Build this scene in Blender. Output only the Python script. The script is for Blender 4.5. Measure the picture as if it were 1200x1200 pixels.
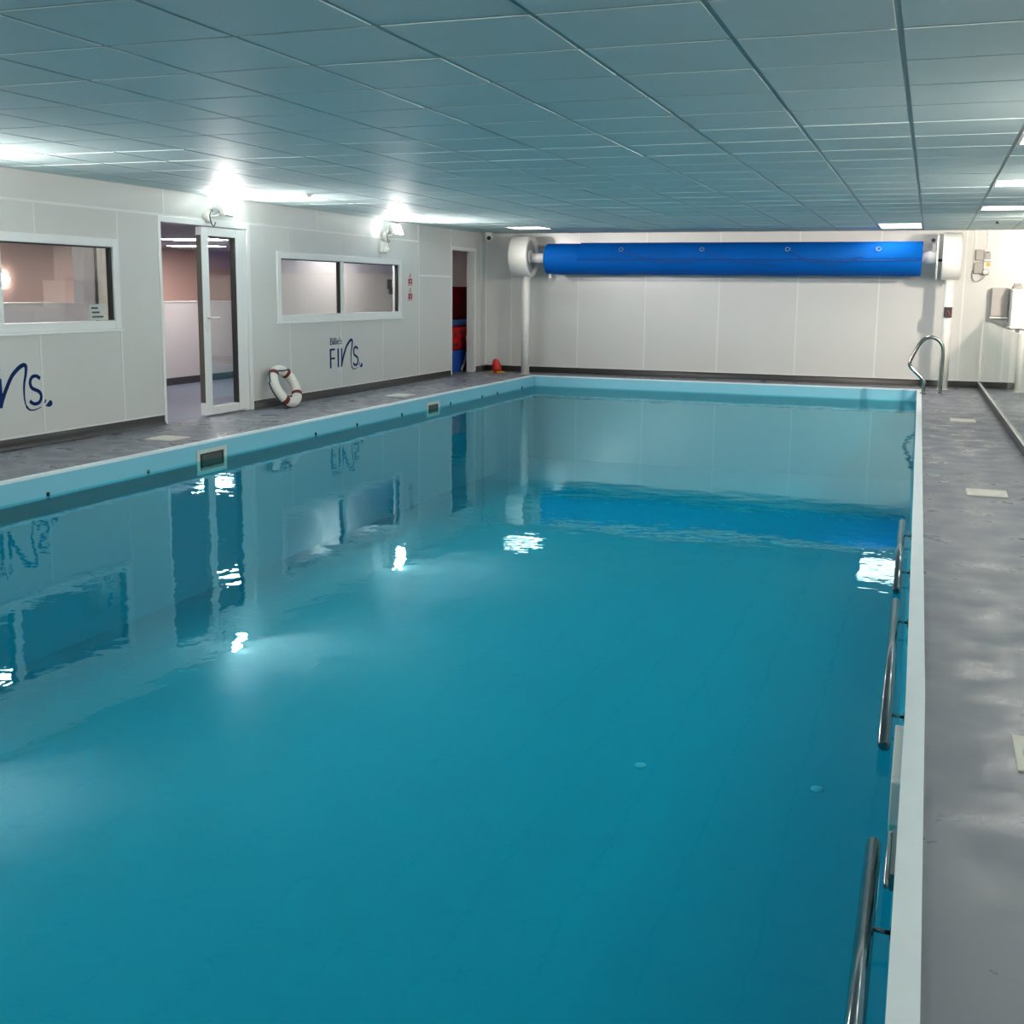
import bpy, bmesh, math, random
from mathutils import Vector, Matrix
random.seed(7)
for o in list(bpy.data.objects): bpy.data.objects.remove(o)
sc = bpy.context.scene
C = sc.collection

# ------------------------------------------------------------------ camera, world, exposure
CAM_Z = 1.3639
YAW, PITCH, ROLL, F_PX, PPY = -0.3477, -0.1589, 0.0107, 1332.575, 554.0
fw = Vector((math.sin(YAW) * math.cos(PITCH), math.cos(YAW) * math.cos(PITCH), math.sin(PITCH)))
rt0 = Vector((math.cos(YAW), -math.sin(YAW), 0)); up0 = rt0.cross(fw)
rt = rt0 * math.cos(ROLL) + up0 * math.sin(ROLL); up = up0 * math.cos(ROLL) - rt0 * math.sin(ROLL)
cam_d = bpy.data.cameras.new('camera'); cam = bpy.data.objects.new('camera', cam_d); C.objects.link(cam)
cam.matrix_world = Matrix(((rt.x, up.x, -fw.x, 0), (rt.y, up.y, -fw.y, 0), (rt.z, up.z, -fw.z, CAM_Z), (0, 0, 0, 1)))
cam_d.sensor_fit = 'HORIZONTAL'; cam_d.sensor_width = 36; cam_d.lens = F_PX / 1200 * 36
cam_d.shift_y = (PPY - 600) / 1200; cam_d.clip_start = 0.05; cam_d.clip_end = 200
sc.camera = cam
world = bpy.data.worlds.new('world'); sc.world = world; world.use_nodes = True
world.node_tree.nodes['Background'].inputs[0].default_value = (0, 0, 0, 1)
sc.view_settings.view_transform = 'Standard'; sc.view_settings.look = 'None'
sc.view_settings.gamma = 1; sc.view_settings.use_curve_mapping = False
sc.view_settings.exposure = 1.46
PANEL_E, FLOOD_E, ROOM_E = 4.2, 740.0, 21.0
cy = sc.cycles
cy.max_bounces = 12; cy.diffuse_bounces = 6; cy.glossy_bounces = 6; cy.transparent_max_bounces = 24
cy.caustics_reflective = False; cy.caustics_refractive = False; cy.sample_clamp_indirect = 6.0
cy.use_denoising = True

# ------------------------------------------------------------------ materials
def mat(name, col, rough=.5, metal=0, spec=.5, emit=None, estr=0, var=0, vscale=4, bump=0, bscale=60, coat=0, rvar=0):
    m = bpy.data.materials.new(name); m.use_nodes = True
    nt = m.node_tree; b = nt.nodes['Principled BSDF']
    b.inputs['Base Color'].default_value = (*col, 1); b.inputs['Roughness'].default_value = rough
    b.inputs['Metallic'].default_value = metal; b.inputs['Specular IOR Level'].default_value = spec
    b.inputs['Coat Weight'].default_value = coat; b.inputs['Coat Roughness'].default_value = .06
    if emit: b.inputs['Emission Color'].default_value = (*emit, 1); b.inputs['Emission Strength'].default_value = estr
    if var or bump or rvar:
        tc = nt.nodes.new('ShaderNodeTexCoord')
    if var or rvar:
        n = nt.nodes.new('ShaderNodeTexNoise'); n.inputs['Scale'].default_value = vscale; n.inputs['Detail'].default_value = 6
        nt.links.new(tc.outputs['Object'], n.inputs['Vector'])
    if var:
        mx = nt.nodes.new('ShaderNodeMix'); mx.data_type = 'RGBA'
        mx.inputs[6].default_value = (*[c * (1 - var) for c in col], 1); mx.inputs[7].default_value = (*[min(1, c * (1 + var)) for c in col], 1)
        r = nt.nodes.new('ShaderNodeValToRGB'); r.color_ramp.elements[0].position = .2; r.color_ramp.elements[1].position = .8
        nt.links.new(n.outputs['Fac'], r.inputs[0]); nt.links.new(r.outputs[0], mx.inputs[0]); nt.links.new(mx.outputs[2], b.inputs['Base Color'])
    if rvar:
        mr = nt.nodes.new('ShaderNodeMapRange'); mr.inputs[1].default_value = .35; mr.inputs[2].default_value = .65
        mr.inputs[3].default_value = max(0, rough - rvar); mr.inputs[4].default_value = min(1, rough + rvar)
        nt.links.new(n.outputs['Fac'], mr.inputs[0]); nt.links.new(mr.outputs[0], b.inputs['Roughness'])
    if bump:
        n2 = nt.nodes.new('ShaderNodeTexNoise'); n2.inputs['Scale'].default_value = bscale; n2.inputs['Detail'].default_value = 4
        nt.links.new(tc.outputs['Object'], n2.inputs['Vector'])
        bp = nt.nodes.new('ShaderNodeBump'); bp.inputs['Strength'].default_value = bump; bp.inputs['Distance'].default_value = .01
        nt.links.new(n2.outputs['Fac'], bp.inputs['Height']); nt.links.new(bp.outputs[0], b.inputs['Normal'])
    return m

def emis(name, col, s):
    m = bpy.data.materials.new(name); m.use_nodes = True; nt = m.node_tree; nt.nodes.clear()
    e = nt.nodes.new('ShaderNodeEmission'); e.inputs[0].default_value = (*col, 1); e.inputs[1].default_value = s
    o = nt.nodes.new('ShaderNodeOutputMaterial'); nt.links.new(e.outputs[0], o.inputs[0]); return m

def glassy(name, tint, ior=1.45, rough=.0, waves=None, refl=(1, 1, 1)):
    """clear surface: mirror reflection by Fresnel, the rest goes straight through tinted"""
    m = bpy.data.materials.new(name); m.use_nodes = True; nt = m.node_tree; nt.nodes.clear(); N = nt.nodes.new; L = nt.links.new
    t = N('ShaderNodeBsdfTransparent'); t.inputs[0].default_value = (*tint, 1)
    g = N('ShaderNodeBsdfGlossy'); g.inputs['Roughness'].default_value = rough; g.inputs[0].default_value = (*refl, 1)
    f = N('ShaderNodeFresnel'); ge = N('ShaderNodeNewGeometry'); mi_ = N('ShaderNodeMapRange')   # same reflectance from both sides
    mi_.inputs[3].default_value = ior; mi_.inputs[4].default_value = 1 / ior; L(ge.outputs['Backfacing'], mi_.inputs[0]); L(mi_.outputs[0], f.inputs['IOR'])
    mx = N('ShaderNodeMixShader'); o = N('ShaderNodeOutputMaterial')
    L(f.outputs[0], mx.inputs[0]); L(t.outputs[0], mx.inputs[1]); L(g.outputs[0], mx.inputs[2]); L(mx.outputs[0], o.inputs[0])
    if waves:
        tc = N('ShaderNodeTexCoord'); prev = None
        for (sx, sy, scale, strength) in waves:
            mp = N('ShaderNodeMapping'); mp.inputs['Scale'].default_value = (sx, sy, 1); L(tc.outputs['Object'], mp.inputs[0])
            n = N('ShaderNodeTexNoise'); n.inputs['Scale'].default_value = scale; n.inputs['Detail'].default_value = 2; L(mp.outputs[0], n.inputs['Vector'])
            b = N('ShaderNodeBump'); b.inputs['Strength'].default_value = 1.0; b.inputs['Distance'].default_value = strength
            L(n.outputs['Fac'], b.inputs['Height'])
            if prev: L(prev.outputs[0], b.inputs['Normal'])
            prev = b
        L(prev.outputs[0], g.inputs['Normal']); L(prev.outputs[0], f.inputs['Normal'])
    return m

M = dict(
    panel=mat('white_wall_panel', (.635, .64, .62), .22, spec=.5, var=.03, vscale=.8, bump=.02, bscale=3),
    strip=mat('white_seam_strip', (.71, .72, .70), .3),
    upvc=mat('white_upvc', (.80, .82, .81), .25),
    backing=mat('wall_backing', (.6, .6, .58), .7),
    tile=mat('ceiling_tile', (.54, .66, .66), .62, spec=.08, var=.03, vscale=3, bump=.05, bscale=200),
    tbar=mat('ceiling_grid_metal', (.33, .39, .39), .5, spec=.4),
    deck=mat('grey_safety_vinyl', (.168, .177, .212), .40, spec=.5, var=.11, vscale=4, bump=.035, bscale=60, rvar=.16),
    skirt=mat('dark_cove_vinyl', (.042, .041, .042), .45),
    cap=mat('coping_cap_white', (.84, .92, .95), .35, var=.03, vscale=5),
    liner=mat('pale_blue_liner', (.24, .60, .73), .4),
    basin=mat('teal_pool_liner', (.0, .345, .49), .6, spec=.2, var=.03, vscale=.6),
    water=glassy('pool_water', (.45, .97, .985), 1.33, .0, [(1, 1, 1.3, .0035), (1, 1, 8.0, .0009)], (.50, .82, .86)),
    glass=glassy('window_glass', (.93, .95, .95), 1.5),
    balglass=glassy('balustrade_glass', (.90, .95, .94), 1.5),
    panelglow=emis('led_panel_glow', (1.0, .93, .85), PANEL_E),
    farglow=emis('led_panel_glow_cool', (1.0, .95, .9), PANEL_E * .7),
    floodglow=emis('flood_glow', (1.0, .95, .91), FLOOD_E),
    floodglow_r=emis('flood_glow_dim', (1.0, .90, .80), FLOOD_E * 1.2),
    floodglow_w=emis('flood_glow_warm', (1.0, .87, .74), FLOOD_E * .85),
    roomglow=emis('room_panel_glow', (1.0, .93, .88), ROOM_E),
    white=mat('white_plastic', (.78, .77, .73), .35),
    whitepaint=mat('white_painted_steel', (.80, .79, .75), .28),
    greyplastic=mat('grey_plastic', (.42, .40, .38), .5),
    dark=mat('black_rubber', (.012, .012, .013), .5),
    steel=mat('stainless_steel', (.46, .45, .42), .16, metal=1),
    railsteel=mat('steel_dark_reflection', (.24, .27, .27), .14, metal=1),  # dark surroundings mirrored in the rails are put into this base colour
    blue=mat('blue_cover_fabric', (.0, .085, .37), .65, spec=.08, var=.1, vscale=1.6, bump=.15, bscale=12),
    bluedark=mat('blue_cover_seam', (.004, .045, .22), .6),
    eyelet=mat('grey_eyelet', (.22, .30, .38), .45, metal=.3),
    navy=mat('navy_lettering', (.003, .022, .11), .6, spec=.1),
    ring=mat('white_lifebuoy_foam', (.80, .79, .74), .45, bump=.05, bscale=40),
    maroon=mat('maroon_band', (.14, .012, .010), .5),
    rope=mat('dark_navy_rope', (.02, .03, .05), .7),
    red=mat('red_vinyl', (.42, .008, .010), .5, spec=.15, var=.1, vscale=5),
    redsign=mat('red_sign', (.42, .02, .05), .4),
    redbright=mat('bright_red_plastic', (.55, .02, .012), .4),
    yellow=mat('yellow_plastic', (.75, .38, .02), .4),
    bluetub=mat('blue_plastic', (.01, .08, .42), .4),
    ink=mat('black_ink', (.03, .03, .035), .6),
    paper=mat('white_paper', (.78, .78, .76), .7),
    cream=mat('cream_plastic_lid', (.74, .70, .60), .45, var=.05, vscale=8),
    pink=mat('salmon_painted_wall', (.56, .36, .30), .6),
    pale=mat('pale_painted_wall', (.58, .55, .56), .6),
    roomfloor=mat('blue_grey_room_floor', (.14, .17, .25), .4, var=.05),
    roomceil=mat('room_ceiling', (.42, .36, .34), .8),
    reddigit=emis('red_led_digit', (1, .06, .05), .8),
    skim=mat('cream_skimmer_plastic', (.66, .68, .62), .4),
    skimdark=mat('skimmer_flap', (.09, .085, .07), .5),
)

# ------------------------------------------------------------------ mesh helpers
class MB:
    def __init__(s): s.v = []; s.f = []; s.sm = []; s.mi = []
    def face(s, idx, smooth=False, mi=0): s.f.append(idx); s.sm.append(smooth); s.mi.append(mi)
    def hexa(s, p, mi=0):
        b = len(s.v); s.v += [tuple(q) for q in p]
        for q in ((3, 2, 1, 0), (4, 5, 6, 7), (0, 1, 5, 4), (1, 2, 6, 5), (2, 3, 7, 6), (3, 0, 4, 7)): s.face([b + i for i in q], False, mi)
        return s
    def box(s, x0, x1, y0, y1, z0, z1, mi=0):
        return s.hexa([(x0, y0, z0), (x1, y0, z0), (x1, y1, z0), (x0, y1, z0), (x0, y0, z1), (x1, y0, z1), (x1, y1, z1), (x0, y1, z1)], mi)
    def revolve(s, prof, origin, axis, seg=32, mi=0, caps=True):
        """prof = [(distance along axis, radius)]"""
        ax = Vector(axis).normalized(); h = Vector((0, 0, 1)) if abs(ax.z) < .9 else Vector((1, 0, 0))
        a = ax.cross(h).normalized(); b = ax.cross(a); o = Vector(origin); base = len(s.v)
        for d, r in prof:
            for k in range(seg):
                t = 2 * math.pi * k / seg
                s.v.append(tuple(o + ax * d + (a * math.cos(t) + b * math.sin(t)) * r))
        for i in range(len(prof) - 1):
            for k in range(seg):
                k2 = (k + 1) % seg
                s.face([base + i * seg + k, base + i * seg + k2, base + (i + 1) * seg + k2, base + (i + 1) * seg + k], abs(prof[i][1] - prof[i + 1][1]) < 3 * abs(prof[i][0] - prof[i + 1][0]) + 1e-6, mi)
        if caps:
            s.face([base + k for k in range(seg)][::-1], False, mi); e = base + (len(prof) - 1) * seg; s.face([e + k for k in range(seg)], False, mi)
        return s
    def tube(s, pts, r, seg=10, closed=False, mi=0):
        P = [Vector(p) for p in pts]; n = len(P); base = len(s.v); nrm = None
        for i in range(n):
            if closed: t = (P[(i + 1) % n] - P[i - 1]).normalized()
            else: t = (P[min(i + 1, n - 1)] - P[max(i - 1, 0)]).normalized()
            if nrm is None:
                h = Vector((0, 0, 1)) if abs(t.z) < .9 else Vector((1, 0, 0)); nrm = t.cross(h).normalized()
            nrm = (nrm - t * nrm.dot(t)).normalized(); bn = t.cross(nrm)
            rr = r[i] if isinstance(r, (list, tuple)) else r
            for k in range(seg):
                a = 2 * math.pi * k / seg; s.v.append(tuple(P[i] + (nrm * math.cos(a) + bn * math.sin(a)) * rr))
        for i in range(n if closed else n - 1):
            j = (i + 1) % n
            for k in range(seg):
                k2 = (k + 1) % seg; s.face([base + i * seg + k, base + i * seg + k2, base + j * seg + k2, base + j * seg + k], True, mi)
        if not closed:
            s.face([base + k for k in range(seg)][::-1], False, mi); e = base + (n - 1) * seg; s.face([e + k for k in range(seg)], False, mi)
        return s
    def ribbon(s, pts, w, x, th=.0015):
        """flat raised stroke on the plane x=const; pts are (y,z)"""
        n = len(pts); base = len(s.v)
        for i in range(n):
            a = Vector(pts[max(i - 1, 0)]); b = Vector(pts[min(i + 1, n - 1)]); t = (b - a).normalized(); nn = Vector((-t.y, t.x))
            ww = (w[i] if isinstance(w, (list, tuple)) else w) / 2; p = Vector(pts[i])
            for q in (p + nn * ww, p - nn * ww):
                s.v.append((x, q.x, q.y)); s.v.append((x + th, q.x, q.y))
        for i in range(n - 1):
            a = base + 4 * i; b = a + 4
            s.face([a + 1, a + 3, b + 3, b + 1]); s.face([a, a + 1, b + 1, b]); s.face([a + 2, b + 2, b + 3, a + 3])
        s.face([base, base + 2, base + 3, base + 1]); e = base + 4 * (n - 1); s.face([e, e + 1, e + 3, e + 2])
        return s
    def build(s, name, m, parent=None, bevel=0, kind=None, label=None, origin=None):
        me = bpy.data.meshes.new(name)
        vv = s.v if origin is None else [tuple(Vector(p) - Vector(origin)) for p in s.v]
        me.from_pydata(vv, [], s.f)
        for q, sm, mi in zip(me.polygons, s.sm, s.mi): q.use_smooth = sm; q.material_index = mi
        for mm in (m if isinstance(m, (list, tuple)) else [m]): me.materials.append(M[mm])
        bm = bmesh.new(); bm.from_mesh(me); bmesh.ops.recalc_face_normals(bm, faces=bm.faces); bm.to_mesh(me); bm.free()
        o = bpy.data.objects.new(name, me); C.objects.link(o)
        if origin is not None: o.location = origin
        if parent:
            o.parent = parent
            o.matrix_parent_inverse = Matrix.Translation(-Vector(parent.location)) if parent.type == 'EMPTY' or parent.location.length else Matrix()
        if bevel:
            bv = o.modifiers.new('edge', 'BEVEL'); bv.width = bevel; bv.segments = 2; bv.limit_method = 'ANGLE'
        if kind: o['kind'] = kind
        if label: o['label'] = label
        return o

def tag(o, label, cat=None, group=None, kind=None):
    o['label'] = label
    if cat: o['category'] = cat
    if group: o['group'] = group
    if kind: o['kind'] = kind
    return o
def thing(name, loc, label, cat, group=None):
    o = bpy.data.objects.new(name, None); C.objects.link(o); o.location = loc; o.empty_display_size = .1
    return tag(o, label, cat, group)
def struct(name, label=None, loc=(0, 0, 0)):
    o = bpy.data.objects.new(name, None); C.objects.link(o); o.location = loc; o['kind'] = 'structure'
    if label: o['label'] = label
    return o
def bx(name, m, parent, *a, **k): return MB().box(*a).build(name, m, parent, **k)
def share(src, name, parent, loc, rot=None):
    o = bpy.data.objects.new(name, src.data); C.objects.link(o); o.location = loc
    if rot: o.rotation_euler = rot
    o.parent = parent; return o

# ------------------------------------------------------------------ dimensions
XW, YW, ZC, XR, YB = -7.15, 18.34, 2.316, 1.95, -2.40
ZW = -0.16                       # water level
PL, PF, PN = -6.0, 17.54, 0.9    # pool left, far and near edges
def pr(y): return 0.012 - 0.115 * max(0, (y - 4)) / 13.54   # the right pool edge runs very slightly askew
CW = .056
ZB = -1.35

# ------------------------------------------------------------------ floor (deck), skirting
fl = MB()
fl.hexa([(XW - .3, YB, -.25), (PL - CW, YB, -.25), (PL - CW, YW + .1, -.25), (XW - .3, YW + .1, -.25), (XW - .3, YB, 0), (PL - CW, YB, 0), (PL - CW, YW + .1, 0), (XW - .3, YW + .1, 0)])
fl.box(PL - CW, XR, PF + CW, YW + .1, -.25, 0)
fl.box(PL - CW, XR, YB, PN - CW, -.25, 0)
a, b = pr(PN) + CW, pr(PF) + CW
y0, y1 = PN - CW, PF + CW
fl.hexa([(a, y0, -.25), (XR, y0, -.25), (XR, y1, -.25), (b, y1, -.25), (a, y0, 0), (XR, y0, 0), (XR, y1, 0), (b, y1, 0)])
floor = fl.build('floor', 'deck', kind='structure', label='grey vinyl pool deck around the water')

# pool basin, coping, water
pb = MB()
def wallquad(p, q, z0, z1): 
    i = len(pb.v); pb.v += [(*p, z0), (*q, z0), (*q, z1), (*p, z1)]; pb.face([i, i + 1, i + 2, i + 3])
cn = [(PL, PN), (pr(PN), PN), (pr(4), 4), (pr(PF), PF), (PL, PF)]
for i in range(5): wallquad(cn[i], cn[(i + 1) % 5], ZB, ZW - .02)
i = len(pb.v); pb.v += [(*p, ZB) for p in cn]; pb.face([i + k for k in range(5)])
me = pb.build('pool_basin', 'basin', kind='structure', label='teal lined pool basin under the water')

pool_edge = struct('pool_coping', 'pale blue pool edge with a white capping strip')
def edge_run(p0, p1, out):
    """liner band (inner face) and capping strip along p0-p1; out = outward unit direction"""
    o = Vector((*out, 0)); A = Vector((*p0, 0)); B = Vector((*p1, 0)); th = o * CW
    for nm, m, za, zb, inn in (('liner_band', 'liner', ZW - .14, -.012, 0), ('capping_strip', 'cap', -.012, .006, -.006)):
        I = o * inn; q = []
        for z in (za, zb):
            for P in (A + I, B + I, B + th, A + th): q.append((P.x, P.y, z))
        MB().hexa(q).build(nm, m, pool_edge)
edge_run((PL, PN - CW), (PL, PF + CW), (-1, 0))
edge_run((pr(4), 4), (pr(PF), PF + CW), (1, 0))
edge_run((pr(PN), PN - CW), (pr(4), 4), (1, 0))
edge_run((PL, PF), (pr(PF), PF), (0, 1))
edge_run((PL, PN), (pr(PN), PN), (0, -1))

w = MB(); i = 0; w.v += [(p[0], p[1], ZW) for p in cn]; w.face([0, 1, 2, 3, 4])
water = w.build('pool_water', 'water'); tag(water, 'still teal swimming pool water reflecting the hall', 'water', kind='stuff')
for k, (y, n) in enumerate(((6.56, 0), (7.71, 1), (10.47, 0), (11.40, 0), (12.57, 0), (14.09, 0), (15.25, 0), (15.87, 0), (16.97, 0))):
    b = MB().revolve([(0, .017), (.006, .017), (.012, .008)], (PL, y, ZW + .012), (1, 0, 0), 12).build('bolt', 'dark' if not n else 'steel', pool_edge)
# floor inlets seen faintly through the water
for (x, y) in ((-1.41, 6.13), (-.42, 6.18)):
    MB().revolve([(0, .035), (.008, .032), (.011, .02)], (x, y, ZB), (0, 0, 1), 16).build('floor_inlet', 'liner', me)

# ------------------------------------------------------------------ ceiling
ceil = bx('ceiling', 'backing', None, XW - .2, XR + .1, YB - .1, YW + .1, ZC + .06, ZC + .12, kind='structure', label='suspended ceiling of square tiles in a metal grid')
X0, Y0, T = -.167, 4.518, .6
xs = [X0 + T * k for k in range(-11, 6)]; ys = [Y0 + T * k for k in range(-12, 24)]
xs = [x for x in xs if XW < x < XR]; ys = [y for y in ys if YB < y < YW]
lights = []   # (column x0, row y0) occupied by luminaires
for j in (5, 10, 15): lights.append((X0 + T, Y0 + T * j))
lights += [(X0 - T, Y0 + T * 20), (X0 - T, Y0 + T * 21), (X0 - T * 10, Y0 + T * 20)]
lset = {(round(a, 2), round(b, 2)) for a, b in lights}
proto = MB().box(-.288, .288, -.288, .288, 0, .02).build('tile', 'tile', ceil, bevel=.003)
cells = []
xe = [XW] + xs + [XR]; ye = [YB] + ys + [YW]
for i in range(len(xe) - 1):
    for j in range(len(ye) - 1):
        if (round(xe[i], 2), round(ye[j], 2)) in lset: continue
        full = abs(xe[i + 1] - xe[i] - T) < .01 and abs(ye[j + 1] - ye[j] - T) < .01
        cx, cyy = (xe[i] + xe[i + 1]) / 2, (ye[j] + ye[j + 1]) / 2
        cells.append((cx, cyy, xe[i], xe[i + 1], ye[j], ye[j + 1], full))
def inview(c):
    v = Vector((c[0], c[1], ZC - CAM_Z)); d = v.dot(fw)
    if d < .5: return None
    px = 600 + F_PX * v.dot(rt) / d; py = PPY - F_PX * v.dot(up) / d
    return d if -60 < px < 1260 and -60 < py < 1260 else None
vis = sorted([c for c in cells if inview(c) and c[6]], key=inview)[:300]
vs = set(vis); first = True
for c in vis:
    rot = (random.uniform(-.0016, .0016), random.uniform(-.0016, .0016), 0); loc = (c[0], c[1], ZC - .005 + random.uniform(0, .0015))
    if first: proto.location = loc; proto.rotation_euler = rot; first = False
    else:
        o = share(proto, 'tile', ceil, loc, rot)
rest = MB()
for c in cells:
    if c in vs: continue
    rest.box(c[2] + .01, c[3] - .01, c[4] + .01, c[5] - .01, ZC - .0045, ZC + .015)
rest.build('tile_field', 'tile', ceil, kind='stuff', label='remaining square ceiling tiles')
for x in xs: bx('grid_runner', 'tbar', ceil, x - .013, x + .013, YB, YW, ZC, ZC + .03)
for y in ys: bx('grid_cross_bar', 'tbar', ceil, XW, XR, y - .0125, y + .0125, ZC + .0004, ZC + .029)
bx('edge_angle', 'tbar', ceil, XW, XW + .022, YB, YW, ZC - .006, ZC + .01); bx('edge_angle', 'tbar', ceil, XW, XR, YW - .022, YW, ZC - .006, ZC + .01)

LL = ['square ceiling panel light, nearest in view over the right deck', 'square ceiling panel light, second farthest over the right deck', 'square ceiling panel light over the right deck, closest to the far wall',
      'bright ceiling panel above the right end of the blue cover roll, nearer half', 'bright ceiling panel above the right end of the blue cover roll, wall side half', 'bright ceiling panel in front of the left cover roller drum']
for (x, y), lab in zip(lights, LL):
    t = thing('ceiling_light', (x + .3, y + .3, ZC - .004), lab, 'ceiling light', 'ceiling panel lights')
    f = MB(); e = .013
    for q in ((x + .012, x + e + .02, y + .012, y + .588), (x + .588 - e, x + .588, y + .012, y + .588), (x + .03, x + .575, y + .012, y + .03), (x + .03, x + .575, y + .57, y + .588)): f.box(*q, ZC - .006, ZC + .02)
    f.build('frame', 'upvc', t)
    bx('diffuser', 'farglow' if x < 0 else 'panelglow', t, x + .03, x + .575, y + .03, y + .57, ZC - .0045, ZC + .012)

# ------------------------------------------------------------------ left wall with panels, openings
TH = .13
D1 = (9.48, 11.09, 2.05); W1 = (5.95, 8.87, .975, 1.795); W2 = (11.65, 14.97, .975, 1.78); D2 = (16.83, 17.80, 2.0)
wl = MB(); xa, xb = XW - TH, XW - .005
for (ya, yb_, za, zb) in ((YB, D1[0], 0, W1[2]), (YB, D1[0], W1[3], ZC + .06), (YB, W1[0], W1[2], W1[3]), (W1[1], D1[0], W1[2], W1[3]),
                          (D1[0], D1[1], D1[2], ZC + .06), (D1[1], D2[0], 0, W2[2]), (D1[1], D2[0], W2[3], ZC + .06), (D1[1], W2[0], W2[2], W2[3]), (W2[1], D2[0], W2[2], W2[3]),
                          (D2[0], D2[1], D2[2], ZC + .06), (D2[1], YW + .1, 0, ZC + .06)):
    wl.box(xa, xb, ya, yb_, za, zb)
wall_left = wl.build('wall_left', 'backing', kind='structure', label='white glossy panelled wall with windows and doors')
holes = [(W1[0], W1[1], W1[2], W1[3]), (D1[0], D1[1], 0, D1[2]), (W2[0], W2[1], W2[2], W2[3]), (D2[0], D2[1], 0, D2[2])]
def cut(r):
    out = [r]
    for h in holes:
        nxt = []
        for (a, b, c, d) in out:
            if h[1] <= a or h[0] >= b or h[3] <= c or h[2] >= d: nxt.append((a, b, c, d)); continue
            if h[0] > a: nxt.append((a, h[0], c, d))
            if h[1] < b: nxt.append((h[1], b, c, d))
            aa, bb = max(a, h[0]), min(b, h[1])
            if h[2] > c: nxt.append((aa, bb, c, h[2]))
            if h[3] < d: nxt.append((aa, bb, h[3], d))
        out = nxt
    return [q for q in out if q[1] - q[0] > .01 and q[3] - q[2] > .01]
SK = .095
low = [YB, -1.0, .2, 1.4, 2.6, 4.2, 5.4, 6.6, 7.825, 8.88, 9.48, 11.09, 11.92, 13.165, 14.36, 15.575, 16.80, 17.80, 18.1, YW]
for i in range(len(low) - 1):
    a, b = low[i] + .003, low[i + 1] - .003
    segs = [(SK, 2.06)]
    if low[i] == 15.575: segs = [(SK, 1.567), (1.573, 2.06)]
    if low[i] >= 16.80: segs = [(SK, ZC)]
    for (c, d) in segs:
        pm = MB()
        for q in cut((a, b, c, d)): pm.box(XW - .005, XW, *q)
        if pm.v: pm.build('wall_panel', 'panel', wall_left)
upp = [YB, -.4, 3.58, 6.58, 9.58, 12.58, 15.575, 16.80]
for i in range(len(upp) - 1): bx('wall_panel', 'panel', wall_left, XW - .005, XW, upp[i] + .003, upp[i + 1] - .003, 2.066, ZC)
def strip(y0, y1, z0, z1, t=.003): bx('seam_strip', 'strip', wall_left, XW - .004, XW + t, y0, y1, z0, z1)
for y, parts in ((2.6, [(SK, 2.06)]), (4.2, [(SK, 2.06)]), (5.4, [(SK, 2.06)]), (6.6, [(SK, W1[2]), (W1[3], 2.06)]), (7.825, [(SK, W1[2]), (W1[3], 2.06)]), (8.88, [(SK, 2.06)]), (11.92, [(SK, W2[2]), (W2[3], 2.06)]), (13.165, [(SK, W2[2]), (W2[3], 2.06)]),
                 (14.36, [(SK, W2[2]), (W2[3], 2.06)]), (15.575, [(SK, ZC)]), (16.80, [(SK, ZC)]), (18.1, [(SK, ZC)]), (3.58, [(2.06, ZC)]), (6.58, [(2.06, ZC)]), (9.58, [(2.06, ZC)]), (12.58, [(2.06, ZC)])):
    hw = .02 if y == 15.575 else .011
    for (c, d) in parts: strip(y - hw, y + hw, c, d, .006 if y == 15.575 else .003)
strip(YB, 15.555, 2.052, 2.074); strip(15.595, 16.79, 1.56, 1.58)
strip(D2[1] - .0, D2[1] + .045, .02, 2.045, .012); strip(D2[0] - .04, D2[0], .02, 2.045, .012); strip(D2[0], D2[1], 2.0, 2.045, .012)
strip(YW - .03, YW, SK, ZC, .01)
# reveal lining of the storage doorway
bx('door_reveal', 'strip', wall_left, XW - TH - .002, XW, D2[1] - .012, D2[1], 0, 2.0); bx('door_reveal', 'strip', wall_left, XW - TH - .002, XW, D2[0], D2[0] + .012, 0, 2.0); bx('door_reveal', 'strip', wall_left, XW - TH - .002, XW, D2[0], D2[1], 1.988, 2.0)
k = MB()
for (ya, yb_) in ((YB, D1[0]), (D1[1], D2[0] - .04), (D2[1] + .045, YW)):
    i = len(k.v); prof = [(XW - .002, SK + .002), (XW + .006, SK), (XW + .007, .04), (XW + .016, .015), (XW + .04, .001), (XW - .002, 0)]
    for y in (ya, yb_): k.v += [(p[0], y, p[1]) for p in prof]
    for n in range(6): k.face([i + n, i + (n + 1) % 6, i + 6 + (n + 1) % 6, i + 6 + n], n in (1, 2, 3))
    k.face([i + n for n in range(6)]); k.face([i + 11 - n for n in range(6)])
k.build('baseboard_left', 'skirt', kind='structure', label='dark grey coved skirting under the left wall panels')
# panel bottom trims
for (ya, yb_) in ((YB, D1[0]), (D1[1], D2[0] - .04), (D2[1] + .045, YW)): strip(ya, yb_, SK, SK + .014, .007)

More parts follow.
